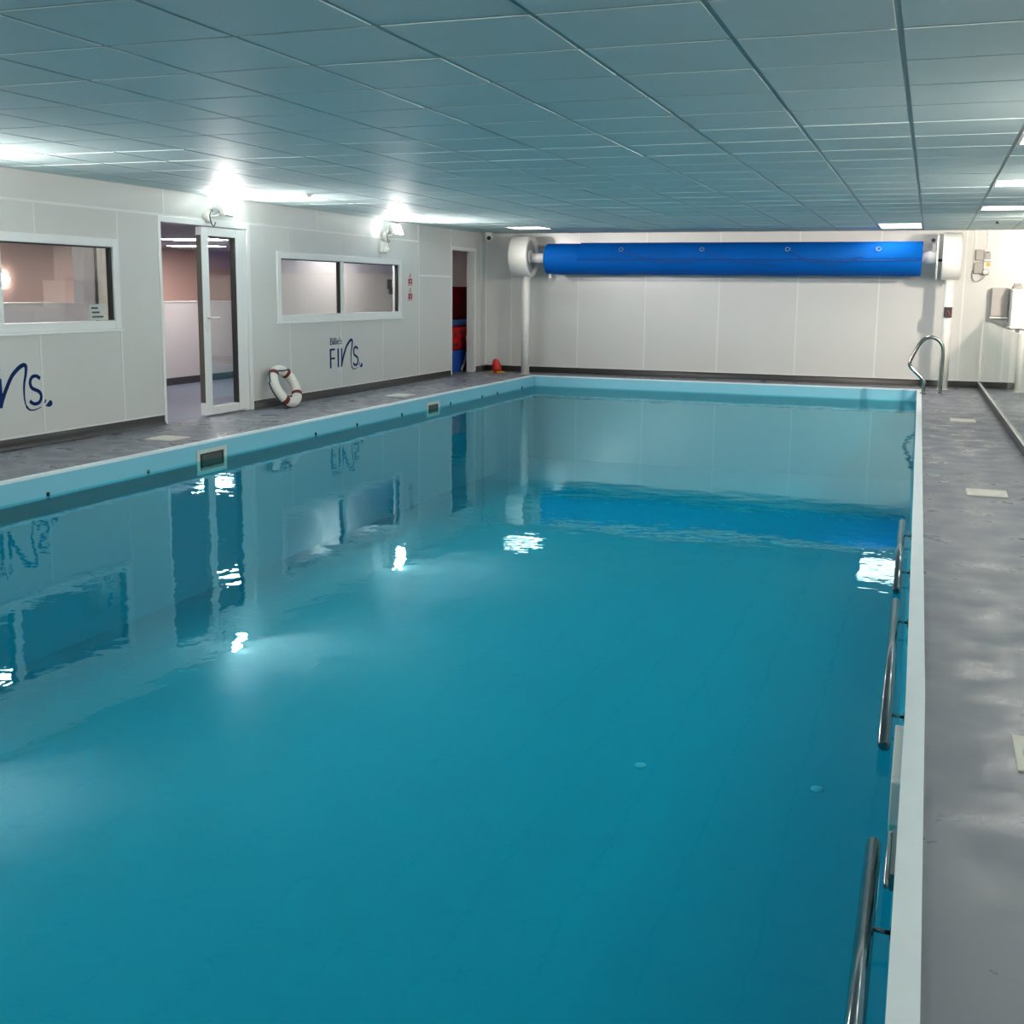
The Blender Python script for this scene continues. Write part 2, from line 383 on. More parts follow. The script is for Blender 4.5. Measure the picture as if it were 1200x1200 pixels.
# windows
def window(name, W, mull, label, slide=False):
    ya, yb_, za, zb = W; s = struct(name, label, (XW, (ya + yb_) / 2, za)); fx0, fx1 = XW - .06, XW + .016; w_ = .075
    f = MB(); f.box(fx0, fx1, ya - .005, ya + w_, za - .005, zb + .005); f.box(fx0, fx1, yb_ - w_, yb_ + .005, za - .005, zb + .005)
    f.box(fx0, fx1, ya + w_, yb_ - w_, za - .005, za + w_); f.box(fx0, fx1, ya + w_, yb_ - w_, zb - w_, zb + .005)
    f.build('frame', 'upvc', s, bevel=.006)
    for y in mull: bx('mullion', 'upvc', s, XW - .05, XW + .004, y - .01, y + .075, za + w_, zb - w_, bevel=.005)
    edges = [ya + w_] + [v for y in mull for v in (y - .01, y + .075)] + [yb_ - w_]
    for n in range(0, len(edges), 2):
        a, b = edges[n], edges[n + 1]
        bx('pane', 'glass', s, XW - .036, XW - .030, a, b, za + w_, zb - w_)
        bx('gasket', 'dark', s, XW - .045, XW - .006, b - .03, b, za + w_ + .004, zb - w_)
        bx('gasket', 'dark', s, XW - .045, XW - .012, a, b, zb - w_ - .012, zb - w_)
    bx('window_sill', 'upvc', s, XW - .01, XW + .03, ya - .02, yb_ + .02, za - .028, za - .004, bevel=.005)
    return s
w1 = window('window_1', W1, [7.36], 'white framed window in the panelled wall left of the door')
w2 = window('window_2', W2, [13.19], 'white framed sliding window above the blue wall lettering')
bx('latch', 'dark', w2, XW - .03, XW - .005, 14.60, 14.70, 1.36, 1.50, bevel=.01); bx('latch', 'dark', w2, XW - .03, XW - .005, 14.64, 14.72, 1.29, 1.40, bevel=.01)
nt_ = thing('paper_notice', (XW - .045, 8.6, 1.06), 'white paper notice taped in the corner of the left window', 'notice')
bx('sheet', 'paper', nt_, XW - .044, XW - .040, 8.50, 8.70, 1.055, 1.20)
for z, a, b in ((1.165, 8.53, 8.62), (1.125, 8.54, 8.64), (1.085, 8.54, 8.69)): bx('print_line', 'ink', nt_, XW - .040, XW - .0392, a, b, z - .008, z + .008)

# double door with the right leaf shut
d1 = struct('door_1', 'white double door frame with one glazed leaf shut and the other side open', (XW, 10.3, 0))
f = MB(); f.box(XW - .07, XW + .012, 9.478, 9.52, 0, 2.055); f.box(XW - .07, XW + .012, 11.03, 11.092, 0, 2.055); f.box(XW - .07, XW + .012, 9.52, 11.03, 1.995, 2.055)
f.box(XW - .07, XW - .012, 10.955, 11.03, 0, 1.995)
f.build('frame', 'upvc', d1, bevel=.006)
ly0, ly1, lz0, lz1, lx0, lx1 = 10.20, 10.955, .018, 1.985, XW - .075, XW + .002
leaf = MB(); leaf.box(lx0, lx1, ly0, 10.315, lz0, lz1); leaf.box(lx0, lx1, 10.82, ly1, lz0, lz1); leaf.box(lx0, lx1, 10.315, 10.82, lz0, .105); leaf.box(lx0, lx1, 10.315, 10.82, 1.895, lz1)
lf = leaf.build('door_leaf', 'upvc', d1, bevel=.005)
bx('pane', 'glass', lf, XW - .040, XW - .034, 10.315, 10.82, .105, 1.895)
g = MB(); g.box(XW - .06, XW - .004, 10.797, 10.822, .105, 1.895); g.box(XW - .06, XW - .004, 10.313, 10.80, 1.875, 1.897); g.build('gasket', 'dark', lf)  # black gasket strips also stand for the shade inside the glazing rebate
e = MB(); e.box(lx0 + .004, lx1 - .012, ly0 - .002, ly0 + .004, .15, 1.90); e.build('lock_edge_shade', 'skimdark', lf)  # dark strip paints the shade on the leaf's end face, lock parts included
h = MB(); h.box(lx1, lx1 + .008, 10.245, 10.275, .90, 1.13); h.build('handle_plate', 'upvc', lf, bevel=.003)
MB().tube([(lx1, 10.26, 1.045), (lx1 + .05, 10.26, 1.045), (lx1 + .056, 10.275, 1.045), (lx1 + .056, 10.40, 1.045)], .011, 10).build('door_handle', 'upvc', lf)

# ------------------------------------------------------------------ far wall, right wall, back wall
wf = bx('wall_far', 'backing', None, XW - .2, XR + .1, YW + .005, YW + .12, 0, ZC + .06, kind='structure', label='white glossy panelled wall at the far end of the pool')
fx = [XW, -6.69, -5.51, -4.37, -3.175, -1.955, -.755, .445, 1.645, XR]
for i in range(len(fx) - 1): bx('wall_panel', 'panel', wf, fx[i] + .003, fx[i + 1] - .003, YW, YW + .005, SK, ZC)
for x in fx[1:-1]: bx('seam_strip', 'strip', wf, x - .012, x + .012, YW - .003, YW + .004, SK, ZC)
bx('seam_strip', 'strip', wf, XW, XR, YW - .008, YW + .004, SK, SK + .014)
k = MB(); prof = [(YW + .002, SK + .002), (YW - .006, SK), (YW - .007, .04), (YW - .016, .015), (YW - .04, .001), (YW + .002, 0)]
for x in (XW, XR): k.v += [(x, p[0], p[1]) for p in prof]
for n in range(6): k.face([n, (n + 1) % 6, 6 + (n + 1) % 6, 6 + n], n in (1, 2, 3))
k.face([0, 1, 2, 3, 4, 5]); k.face([11, 10, 9, 8, 7, 6])
k.build('baseboard_far', 'skirt', kind='structure', label='dark grey coved skirting under the far wall')
bx('wall_right', 'panel', None, XR, XR + .12, YB - .1, YW + .12, 0, ZC + .06, kind='structure', label='white wall beyond the glass screen')
bx('wall_back', 'panel', None, XW - .2, XR + .1, YB - .12, YB, 0, ZC + .06, kind='structure', label='white wall behind the camera')

# ------------------------------------------------------------------ rooms seen through the openings
RX, RY0, RY1 = -18.2, 2.5, 29.0
bx('floor_lobby', 'roomfloor', None, RX, XW - .29, RY0, RY1, -.1, 0, kind='structure', label='blue grey floor of the lobby behind the door')
bx('floor_threshold', 'roomfloor', None, XW - .30, XW - .07, 9.52, 11.03, -.05, .002, kind='structure', label='door threshold strip')
bx('ceiling_lobby', 'roomceil', None, RX, XW - TH, RY0, RY1, ZC + .001, ZC + .1, kind='structure', label='lobby ceiling seen through the door')
bx('wall_lobby_back', 'pink', None, RX - .1, RX, RY0, RY1, 0, ZC, kind='structure', label='salmon pink lobby wall')
bx('wall_lobby_end', 'pink', None, RX, XW - TH, RY1, RY1 + .1, 0, ZC, kind='structure'); bx('wall_lobby_near', 'pink', None, RX, XW - TH, RY0 - .1, RY0, 0, ZC, kind='structure')
pt = bx('wall_half_partition', 'pale', None, -10.05, -9.95, 5.0, 15.3, 0, 1.15, kind='structure', label='pale half height partition in the lobby')
bx('seam_strip', 'strip', pt, -10.06, -9.94, 5.0, 15.3, 1.15, 1.165); bx('skirting', 'skirt', pt, -9.95, -9.94, 5.0, 15.3, 0, .1)
bx('wall_office', 'pale', None, -8.1, -8.0, 12.7, 16.55, 0, ZC, kind='structure', label='pale office wall seen through the sliding window')
pp = bx('wall_pillar', 'pale', None, -9.65, -9.5, 11.16, 11.36, 1.15, ZC, kind='structure', label='pale pillar inside the left window')
bx('wall_post', 'dark', None, -9.52, -9.49, 11.365, 11.40, .9, ZC, kind='structure', label='dark post inside the left window')
bx('wall_cream', 'cream', None, -9.62, -9.54, 11.41, 11.75, .9, ZC, kind='structure', label='cream wall strip inside the left window')
for (x, y, w_, lab) in ((-14.0, 19.7, .6, 'ceiling panel light in the lobby, nearer of the two seen through the door'), (-16.2, 22.9, .6, 'ceiling panel light in the lobby, farther of the two seen through the door'), (-8.9, 8.6, .35, 'ceiling panel light in the lobby behind the left window'),
                        (-8.95, 13.3, .22, 'added unseen fill panel brightening the lobby just behind the door'), (-12.5, 13.5, .6, 'lobby ceiling panel light beyond the half partition'), (-7.64, 14.4, .13, 'added unseen fill panel brightening the office behind the sliding window'), (-8.4, 18.2, .05, 'added dim fill panel brightening the storage cupboard above the red pad'), (-14.5, 25.5, .6, 'lobby ceiling panel light in its far corner')):  # door, office and storage panels are unseen fill lights added for brightness
    t = thing('ceiling_light', (x, y, ZC), lab, 'ceiling light', 'lobby panel lights')
    bx('frame', 'upvc', t, x - w_ - .02, x + w_ + .02, y - .32, y + .32, ZC - .008, ZC + .002); bx('diffuser', 'roomglow', t, x - w_, x + w_, y - .3, y + .3, ZC - .012, ZC - .006)
glint = thing('window_glint', (RX, 18.95, 1.5), 'added glowing disc standing in for a bright reflection in the left window', 'window glint')  # glowing disc added to imitate a bright reflection in the window glass
MB().revolve([(0, .12), (.03, .12)], (RX, 18.95, 1.48), (1, 0, 0), 20).build('back_plate', 'white', glint); MB().revolve([(.03, .12), (.07, .115), (.10, .08), (.11, .03)], (RX, 18.95, 1.48), (1, 0, 0), 20).build('glow_dome', 'roomglow', glint)
# storage cupboard
bx('wall_store_near', 'pale', None, -9.4, XW - TH, 16.55, 16.62, 0, ZC, kind='structure'); bx('wall_store_back', 'pale', None, -9.4, -9.33, 16.62, 20.5, 0, ZC, kind='structure'); bx('wall_store_end', 'pale', None, -9.4, XW - TH, 20.4, 20.5, 0, ZC, kind='structure')
bx('floor_store', 'deck', None, -9.4, XW - .29, 16.62, 20.4, -.1, 0.001, kind='structure')
t = thing('blue_tub', (-7.6, 17.9, 0), 'blue plastic tub with a red and white stripe on the storage floor', 'tub')
MB().hexa([(-7.82, 17.38, 0.002), (-7.44, 17.38, 0.002), (-7.44, 18.38, 0.002), (-7.82, 18.38, 0.002), (-7.85, 17.34, .36), (-7.41, 17.34, .36), (-7.41, 18.42, .36), (-7.85, 18.42, .36)]).build('tub_body', 'bluetub', t, bevel=.02)
MB().ribbon([(17.86, .02), (17.95, .10), (18.04, .2), (18.10, .31)], .05, -7.412, .01).build('stripe', 'paper', t); MB().ribbon([(17.94, .02), (18.03, .10), (18.11, .2), (18.16, .31)], .05, -7.411, .01).build('stripe', 'red', t)
t = thing('spotted_bag', (-7.62, 17.9, .36), 'red bag with dark spots stacked on the blue tub', 'bag')
MB().box(-7.82, -7.42, 17.40, 18.38, .362, .755).build('bag_body', 'red', t, bevel=.05)
for (y, z) in ((17.62, .62), (17.72, .46), (17.86, .66), (17.95, .42), (18.08, .5), (17.60, .45), (18.2, .64), (17.9, .53)): MB().revolve([(0, .045), (.004, .04)], (-7.421, y, z), (1, 0, 0), 12).build('spot', 'dark', t)
MB().tube([(-7.40, 18.13 + .05 * math.cos(a), .555 + .05 * math.sin(a)) for a in [q * math.pi / 8 for q in range(16)]], .014, 6, True).build('ring_handle', 'white', t)
t = thing('rolled_mat', (-7.62, 17.9, .76), 'dark navy rolled mat between the red bag and red pad', 'mat')
MB().revolve([(0, .05), (.02, .055), (.96, .055), (.98, .05)], (-7.47, 17.40, .815), (0, 1, 0), 16).build('mat_roll', 'bluedark', t)
MB().revolve([(0, .057), (.06, .057)], (-7.47, 17.75, .815), (0, 1, 0), 16).build('strap', 'dark', t)
t = thing('red_pad', (-7.94, 18.9, .0), 'tall plain red foam pad standing in the storage doorway', 'foam pad')
MB().box(-7.99, -7.90, 17.9, 19.9, .002, 1.40).build('pad', 'red', t, bevel=.02); MB().box(-8.0, -7.885, 17.89, 19.91, 1.4005, 1.42).build('edge_piping', 'red', t, bevel=.008)

# ------------------------------------------------------------------ skimmers and lids
def skimmer(x, sgn, y0, y1, z0, z1, lab, proud=.012):
    t = thing('skimmer', (x, (y0 + y1) / 2, z0), lab, 'skimmer', 'pool skimmers')
    X = sorted((x - sgn * .04, x + sgn * proud)); f = MB(); e = .045
    f.box(X[0], X[1], y0, y0 + e, z0, z1); f.box(X[0], X[1], y1 - e, y1, z0, z1); f.box(X[0], X[1], y0 + e, y1 - e, z1 - e * .8, z1); f.box(X[0], X[1], y0 + e, y1 - e, z0, z0 + e * .8)
    f.build('frame', 'skim', t, bevel=.004)
    q = sorted((x + sgn * .001, x + sgn * .004)); bx('opening', 'dark', t, q[0], q[1], y0 + e, y1 - e, z0 + e * .8, z1 - e * .8)
    q = sorted((x + sgn * .003, x + sgn * .008)); bx('flap', 'skimdark', t, q[0], q[1], y0 + e + .035, y1 - e - .035, z0 + e, z1 - e * .8 - .012)
skimmer(PL, 1, 8.375, 8.83, -.285, -.062, 'cream framed skimmer mouth in the left pool edge, nearer one')
skimmer(PL, 1, 13.30, 13.71, -.265, -.075, 'cream framed skimmer mouth in the left pool edge, farther one')
skimmer(pr(3.5), -1, 3.30, 3.78, -.285, -.03, 'cream skimmer frame on the right pool edge', .032)
def lid(x0, x1, y0, y1, lab):
    t = thing('floor_lid', ((x0 + x1) / 2, (y0 + y1) / 2, 0), lab, 'lid', 'skimmer lids')
    bx('plate', 'cream', t, x0, x1, y0, y1, 0, .006, bevel=.002); cx, cyy = (x0 + x1) / 2, (y0 + y1) / 2; r = (x1 - x0) * .42
    MB().tube([(cx + r * math.cos(a), cyy + r * math.sin(a), .006) for a in [q * math.pi / 20 for q in range(40)]], .0025, 6, True).build('lid_ring', 'skim', t)
    MB().revolve([(0, r - .008), (.002, r - .01)], (cx, cyy, .006), (0, 0, 1), 32).build('round_cover', 'cream', t)
lid(.325, .60, 3.44, 3.73, 'cream square lid on the right deck, nearest one'); lid(.32, .585, 8.34, 8.63, 'cream square lid on the right deck, middle one'); lid(.285, .545, 13.30, 13.59, 'cream square lid on the right deck, farthest one')
lid(-6.605, -6.31, 8.45, 8.74, 'cream square lid on the left deck in front of the door'); lid(-6.55, -6.27, 13.22, 13.58, 'cream square lid on the left deck below the blue lettering')

# ------------------------------------------------------------------ handrails on the right pool wall
def rail(y0, y1, br, lab):
    t = thing('pool_handrail', (-.07, (y0 + y1) / 2, -.12), lab, 'handrail', 'pool handrails'); z = -.115
    def X(y): return -.064 + pr(y) - .0
    MB().tube([(X(y0), y0, z), (X(y0), y0 + .004, z), (X(y1), y1 - .004, z), (X(y1), y1, z)], [.012, .021, .021, .012], 16).build('bar', 'railsteel', t)
    for y in br:
        b = MB().tube([(X(y), y, z), (pr(y) - .002, y, z - .004)], .006, 8).build('bracket', 'railsteel', t)
        MB().revolve([(0, .024), (.005, .024), (.008, .012)], (pr(y) - .001, y, z - .004), (-1, 0, 0), 14).build('wall_plate', 'railsteel', b)
rail(5.92, 7.80, (6.35, 7.35), 'steel handrail bar on the right pool wall, farthest one'); rail(3.80, 5.70, (4.10, 5.35), 'steel handrail bar on the right pool wall, middle one'); rail(1.25, 3.07, (1.55, 2.63), 'steel handrail bar on the right pool wall, nearest one')
t = thing('pool_inlet', (pr(3), 2.98, -.1), 'small steel fitting on the right pool wall beside the nearest handrail', 'fitting')
MB().tube([(pr(3) - .024, 2.98 + .15 * math.cos(a), -.105 + .018 * math.sin(a)) for a in [q * math.pi / 12 for q in range(24)]], .007, 8, True).build('loop', 'steel', t)
bx('back_plate', 'steel', t, pr(3) - .018, pr(3) - .001, 2.85, 3.11, -.13, -.08, bevel=.003)

# ------------------------------------------------------------------ grab rail
def smooth(pts, n=6):
    P = [Vector(p) for p in pts]; out = []
    for i in range(len(P) - 1):
        p0, p1, p2, p3 = P[max(i - 1, 0)], P[i], P[i + 1], P[min(i + 2, len(P) - 1)]
        for k in range(n):
            t = k / n; out.append(.5 * ((2 * p1) + (-p0 + p2) * t + (2 * p0 - 5 * p1 + 4 * p2 - p3) * t * t + (-p0 + 3 * p1 - 3 * p2 + p3) * t ** 3))
    return out + [P[-1]]
t = thing('grab_rail', (.09, 16.85, 0), 'bent stainless steel grab rail at the far right pool corner', 'grab rail')
gp = [(-.020, 0), (-.019, .10), (-.022, .17), (-.05, .215), (-.12, .285), (-.19, .35), (-.22, .395), (-.222, .44), (-.205, .49), (-.165, .58), (-.115, .68), (-.065, .745), (-.02, .775), (.035, .787), (.095, .772), (.150, .735), (.188, .675), (.203, .60), (.204, .5), (.200, .25), (.196, 0)]
MB().tube([(p.x, 16.85, p.y) for p in smooth([(x, z, 0) for x, z in gp], 5)], .026, 14).build('rail', 'steel', t)
for x in (-.02, .196): MB().revolve([(0, .045), (.008, .045), (.014, .03)], (x, 16.85, .0065 if x < 0 else 0), (0, 0, 1), 18).build('floor_flange', 'steel', t)

# ------------------------------------------------------------------ cover roller
YR, ZR = 17.80, 1.873
t = thing('pool_cover_roller', (-3, YR, 0), 'blue pool cover wound on a roller between two white posts', 'cover roller')
r0 = .243
rp = [(0, .225), (.012, .24), (.03, r0)] + [(.03 + 5.67 * q / 24, r0 + .004 * math.sin(q * 1.7)) for q in range(1, 24)] + [(5.70, r0), (5.72, .235)]
roll = MB().revolve(rp, (-5.88, YR, ZR), (1, 0, 0), 48).build('cover_roll', 'blue', t)
fp = MB(); i = 0; rr = r0 + .012; ang = [math.radians(a) for a in range(-4, 131, 9)]   # outer flap over the upper front, ends in a hem
for x in (-5.30, -.155):
    for R in (rr, r0 - .004): fp.v += [(x, YR - R * math.cos(a), ZR + R * math.sin(a)) for a in ang]
n = len(ang)
for k in range(n - 1):
    fp.face([k, k + 1, 2 * n + k + 1, 2 * n + k], True); fp.face([n + k, 3 * n + k, 3 * n + k + 1, n + k + 1], True); fp.face([k, n + k, n + k + 1, k + 1]); fp.face([2 * n + k, 2 * n + k + 1, 3 * n + k + 1, 3 * n + k])
fp.face([0, 2 * n, 3 * n, n]); fp.face([n - 1, 2 * n - 1, 4 * n - 1, 3 * n - 1])
fp.build('cover_flap', 'blue', roll)
a = math.radians(-4); MB().tube([(-5.30, YR - rr * math.cos(a), ZR + rr * math.sin(a)), (-.155, YR - rr * math.cos(a), ZR + rr * math.sin(a))], .008, 8).build('hem', 'bluedark', roll)
def onroll(x, z, d=.008):
    s_ = max(-.99, min(.99, (z - ZR) / (rr + d))); return (x, YR - (rr + d) * math.cos(math.asin(s_)), z)
ex = [-4.60, -3.33, -2.05, -.76]
for x in ex:
    c = Vector(onroll(x, 2.015, .003)); nn = Vector((0, -math.cos(math.asin((2.015 - ZR) / rr)), (2.015 - ZR) / rr)); u_ = Vector((1, 0, 0)); v_ = nn.cross(u_)
    MB().tube([tuple(c + (u_ * math.cos(q) + v_ * math.sin(q)) * .032) for q in [w_ * math.pi / 9 for w_ in range(18)]], .008, 6, True).build('eyelet', 'eyelet', roll)
for k, (xa_, xb_, za_, zb_, dr) in enumerate(((-4.58, -3.45, 2.0, 1.80, .06), (-3.31, -2.2, 2.0, 1.78, .06), (-2.03, -.95, 1.99, 1.93, .17))):
    pts = []
    for q in range(17):
        u_ = q / 16; pts.append(onroll(xa_ + (xb_ - xa_) * u_, za_ + (zb_ - za_) * u_ - dr * math.sin(math.pi * u_), .004))
    MB().tube(pts, .007, 6).build('lacing_cord', 'bluedark', roll)
MB().revolve([(0, .076), (.26, .076)], (-6.13, YR, ZR + .015), (1, 0, 0), 24).build('core_tube', 'whitepaint', t); MB().revolve([(0, .09), (.20, .09)], (-.165, YR, ZR + .03), (1, 0, 0), 24).build('core_tube', 'whitepaint', t)
bx('strap', 'paper', t, -5.83, -5.80, YR - .05, YR - .02, 1.57, 1.635)
def drum(xc, w_, lab, facing):
    d = MB().revolve([(0, .30), (.012, .325), (.03, .335), (w_ - .02, .335), (w_, .325), (w_, .285), (w_ - .05, .28), (w_ - .05, .10), (w_ - .02, .095), (w_ - .02, .02)], (xc, YR, 1.915), (facing, 0, 0), 48).build('drum_housing', 'white', t)
    bs = MB().revolve([(w_ - .052, .275), (w_ - .047, .27)], (xc, YR, 1.915), (facing, 0, 0), 36).build('drum_plate', 'greyplastic', d)
drum(-6.455, .32, '', 1); drum(.375, .26, '', -1)
MB().revolve([(0, .33), (.012, .335), (.024, .33)], (.035, YR, 1.915), (1, 0, 0), 48).build('end_disc', 'white', t)
bx('drive_bracket', 'greyplastic', t, -.03, .03, YR - .05, YR + .05, 1.96, 2.10, bevel=.01); MB().revolve([(0, .03), (.03, .03)], (-.02, YR - .06, 2.14), (0, -1, 0), 12).build('drive_knob', 'dark', t)
MB().tube([(.04, YR - .03, 1.86), (.125, YR - .03, 1.86)], .02, 10).build('axle', 'dark', t)
for x in (-6.24, .24):
    p = MB().revolve([(0, .068), (1.62, .068)], (x, YR, .004), (0, 0, 1), 28).build('post', 'whitepaint', t)
    MB().revolve([(0, .085), (.004, .085)], (x, YR, 0), (0, 0, 1), 28).build('foot_plate', 'whitepaint', p)
t = thing('control_display', (.24, 17.70, 1.04), 'small black control box with red digits on the right roller post', 'control box')
bx('case', 'dark', t, .185, .295, 17.665, 17.728, 1.045, 1.195, bevel=.008)
for (z, x) in ((1.135, .245), (1.105, .262), (1.075, .272)): bx('digit', 'reddigit', t, x - .008, x + .008, 17.660, 17.665, z - .004, z + .004)

# ------------------------------------------------------------------ flood lamps
WX = {1: XW, -1: XR}
def flood(y, lab, sensor=False, side=1, aim=(.86, .12, .50), glow='floodglow'):
    XW = WX[side]; S = side
    t = thing('flood_light', (XW, y, 2.12), lab, 'flood light', 'wall flood lights')
    MB().revolve([(0, .062), (.035, .062), (.05, .045)], (XW, y - .17, 2.085), (S, 0, 0), 24).build('wall_mount', 'white', t)
    nrm = Vector((aim[0] * S, aim[1], aim[2])).normalized(); s_ = nrm.cross(Vector((0, 0, 1))).normalized(); v_ = s_.cross(nrm); c = Vector((XW + S * .13, y + .02, 2.185))
    def slab(hw, hh, d0, d1):
        q = []
        for d in (d0, d1):
            for (i, j) in ((-1, -1), (1, -1), (1, 1), (-1, 1)): q.append(tuple(c + s_ * hw * i + v_ * hh * j + nrm * d))
        return MB().hexa(q)
    hd = slab(.105, .080, -.05, 0).build('lamp_head', 'white', t, bevel=.008)
    slab(.092, .068, 0.0005, .004).build('lamp_face', glow, hd)
    MB().tube([(XW + S * .03, y - .17, 2.085), (XW + S * .09, y - .10, 2.10), tuple(c - nrm * .05)], .014, 8).build('arm', 'white', t)
    MB().tube(smooth([(XW + S * .045, y - .12, 2.15), (XW + S * .09, y - .20, 2.16), (XW + S * .10, y - .245, 2.09), (XW + S * .09, y - .20, 2.01), (XW + S * .07, y - .13, 2.0), (XW + S * .06, y - .09, 2.035)], 5), .006, 8).build('cable', 'dark', t)
    if sensor:
        sb = MB().box(XW + S * .001, XW + S * .06, y - .30, y - .12, 1.86, 2.0).build('sensor_box', 'white', t, bevel=.01)
        MB().revolve([(0, .045), (.03, .045), (.05, .03)], (XW + S * .06, y - .21, 1.90), (1, 0, -.4), 16).build('sensor_dome', 'white', sb)
flood(10.46, 'lit white flood lamp on the wall above the door'); flood(14.58, 'lit white flood lamp with sensor above the sliding window', True, 1, (.90, -.12, .42)); flood(6.3, 'lit flood lamp on the left wall outside the frame'); flood(2.1, 'lit flood lamp nearest the camera on the left wall')
for y, lab in ((2.1, 'lit flood lamp on the right wall, nearest the camera'), (6.3, 'lit flood lamp on the right wall, second from the camera'), (10.46, 'lit flood lamp on the right wall, third from the camera')): flood(y, lab, False, -1, (.66, .1, .74), 'floodglow_r')
flood(14.58, 'lit flood lamp on the right wall, turned to the far wall', False, -1, (.12, .96, -.26), 'floodglow_w')

# ------------------------------------------------------------------ wall lettering
NS = [(7.34, .364), (7.35, .396), (7.377, .455), (7.415, .522), (7.477, .613), (7.548, .671), (7.595, .695), (7.623, .7), (7.64, .69), (7.643, .665), (7.634, .615), (7.614, .549), (7.606, .474), (7.607, .415), (7.62, .359), (7.646, .327), (7.679, .313), (7.732, .314), (7.792, .33)]
SS = [(7.798, .574), (7.765, .596), (7.736, .6), (7.707, .593), (7.684, .565), (7.682, .532), (7.699, .501), (7.744, .48), (7.778, .465), (7.8, .437), (7.8, .407), (7.783, .378), (7.753, .364), (7.718, .363), (7.69, .374), (7.668, .393)]
def sm2(p, n=5): return [(v.x, v.y) for v in smooth([(a, b, 0) for a, b in p], n)]
def logo(dy, lab):
    t = thing('wall_lettering', (XW, 7.4 + dy, .3), lab, 'lettering', 'wall lettering'); x = XW + .0005
    def put(name, pts, w_): MB().ribbon([(a + dy, b) for a, b in pts], w_, x, .0025).build(name, 'navy', t)
    F = MB(); o = 7.055 + dy
    F.ribbon([(o, .606), (o, .357)], .036, x, .0025); F.ribbon([(o, .594), (o + .115, .594)], .024, x, .0027); F.ribbon([(o, .480), (o + .112, .480)], .024, x, .0027); F.build('letter_f', 'navy', t)
    put('letter_i', [(7.255, .602), (7.258, .36)], .036)
    nn = sm2(NS, 4); L_ = len(nn); ww = [.036 if q < L_ * .42 else max(.006, .036 - .026 * (q - L_ * .42) / (L_ * .35)) if q < L_ * .77 else max(.005, .02 - .016 * (q - L_ * .77) / (L_ * .23)) for q in range(L_)]
    m = MB(); m.ribbon([(7.345 + dy, .602), (7.348 + dy, .47), (7.342 + dy, .36)], .034, x, .0027); m.ribbon([(a + dy, b) for a, b in nn], ww, x, .0025); m.build('letter_n', 'navy', t)
    ss = sm2(SS, 4); put('letter_s', ss, .030)
    d = MB(); d.ribbon([(7.852 + dy, .39), (7.845 + dy, .37), (7.823 + dy, .356)], [.012, .016, .004], x, .0025)
    i = len(d.v); pts = [(7.845, .334), (7.875, .358), (7.903, .381), (7.922, .374), (7.932, .35), (7.918, .328), (7.886, .322)]
    d.v += [(x + .0025, a + dy, b) for a, b in pts] + [(x, a + dy, b) for a, b in pts]; n = len(pts)
    d.face([i + k for k in range(n)]); [d.face([i + k, i + (k + 1) % n, i + n + (k + 1) % n, i + n + k]) for k in range(n)]
    d.build('fin_dots', 'navy', t)
    # small word above
    cu = bpy.data.curves.new('small_word', 'FONT'); cu.body = "Billie's"; cu.size = .128; cu.extrude = .0012; cu.space_character = .92
    to = bpy.data.objects.new('small_word_curve', cu); C.objects.link(to); dg = bpy.context.evaluated_depsgraph_get(); dg.update()
    me_ = bpy.data.meshes.new_from_object(to.evaluated_get(dg)); bpy.data.objects.remove(to)
    me_.materials.clear(); me_.materials.append(M['navy'])
    R_ = Matrix(((0, 0, 1, x + .0014), (1, 0, 0, 7.04 + dy), (0, 1, 0, .655), (0, 0, 0, 1)))
    wd = max(v.co.x for v in me_.vertices); me_.transform(Matrix.Diagonal((.315 / wd, 1, 1, 1))); me_.transform(R_)
    o_ = bpy.data.objects.new('small_word', me_); C.objects.link(o_); o_.parent = t; o_.matrix_parent_inverse = Matrix.Translation(-Vector(t.location))
logo(5.832, 'navy blue lettering on the wall panel below the sliding window'); logo(0, 'navy blue lettering on the wall panel below the left window')

# signs
for (y, z, lab) in ((15.285, 1.42, 'upper small red safety sign right of the sliding window'), (15.285, 1.205, 'lower small red safety sign right of the sliding window')):
    t = thing('safety_sign', (XW, y, z), lab, 'sign', 'small safety signs')
    bx('plaque', 'redsign', t, XW, XW + .004, y - .065, y + .065, z, z + .10, bevel=.002)
    MB().revolve([(0, .03), (.001, .03)], (XW + .004, y, z + .062), (1, 0, 0), 16).build('emblem_disc', 'ink', t); bx('emblem_mark', 'paper', t, XW + .005, XW + .0058, y - .012, y + .014, z + .05, z + .074)
    bx('caption_line', 'paper', t, XW + .004, XW + .005, y - .045, y + .045, z + .012, z + .022)
    for q in range(3): bx('printed_word', 'ink', t, XW + .0003, XW + .0015, y - .04 + .01 * q, y + .03, z + .118 + .022 * q, z + .128 + .022 * q)

# ------------------------------------------------------------------ life ring leaning on the wall
t = thing('life_ring', (-6.95, 11.52, 0), 'white life ring with dark red bands leaning on the wall beside the door', 'life ring')
Rr, rr_ = .206, .058; tilt = math.radians(27)
cR = Vector((-6.965, 11.475, .0)); rotm = Matrix.Rotation(-tilt, 3, 'Y') @ Matrix.Rotation(math.radians(0), 3, 'Z')
def rp_(a, rad, off=0):
    p = Vector((off, rad * math.cos(a), rad * math.sin(a))); return p
def ringpts(a0, a1, n, rad): return [rotm @ rp_(a0 + (a1 - a0) * k / n, rad) for k in range(n + 1)]
cz = (Rr) * math.cos(tilt) + rr_ + .001; cR.z = cz
lst = [tuple(cR + p) for p in ringpts(0, 2 * math.pi, 48, Rr)][:-1]
MB().tube(lst, rr_, 20, True).build('buoy', 'ring', t)
for a in (50, 130, 230, 325):
    a0 = math.radians(a - 7); MB().tube([tuple(cR + p) for p in ringpts(a0, a0 + math.radians(14), 4, Rr)], rr_ + .003, 20).build('band', 'maroon', t)
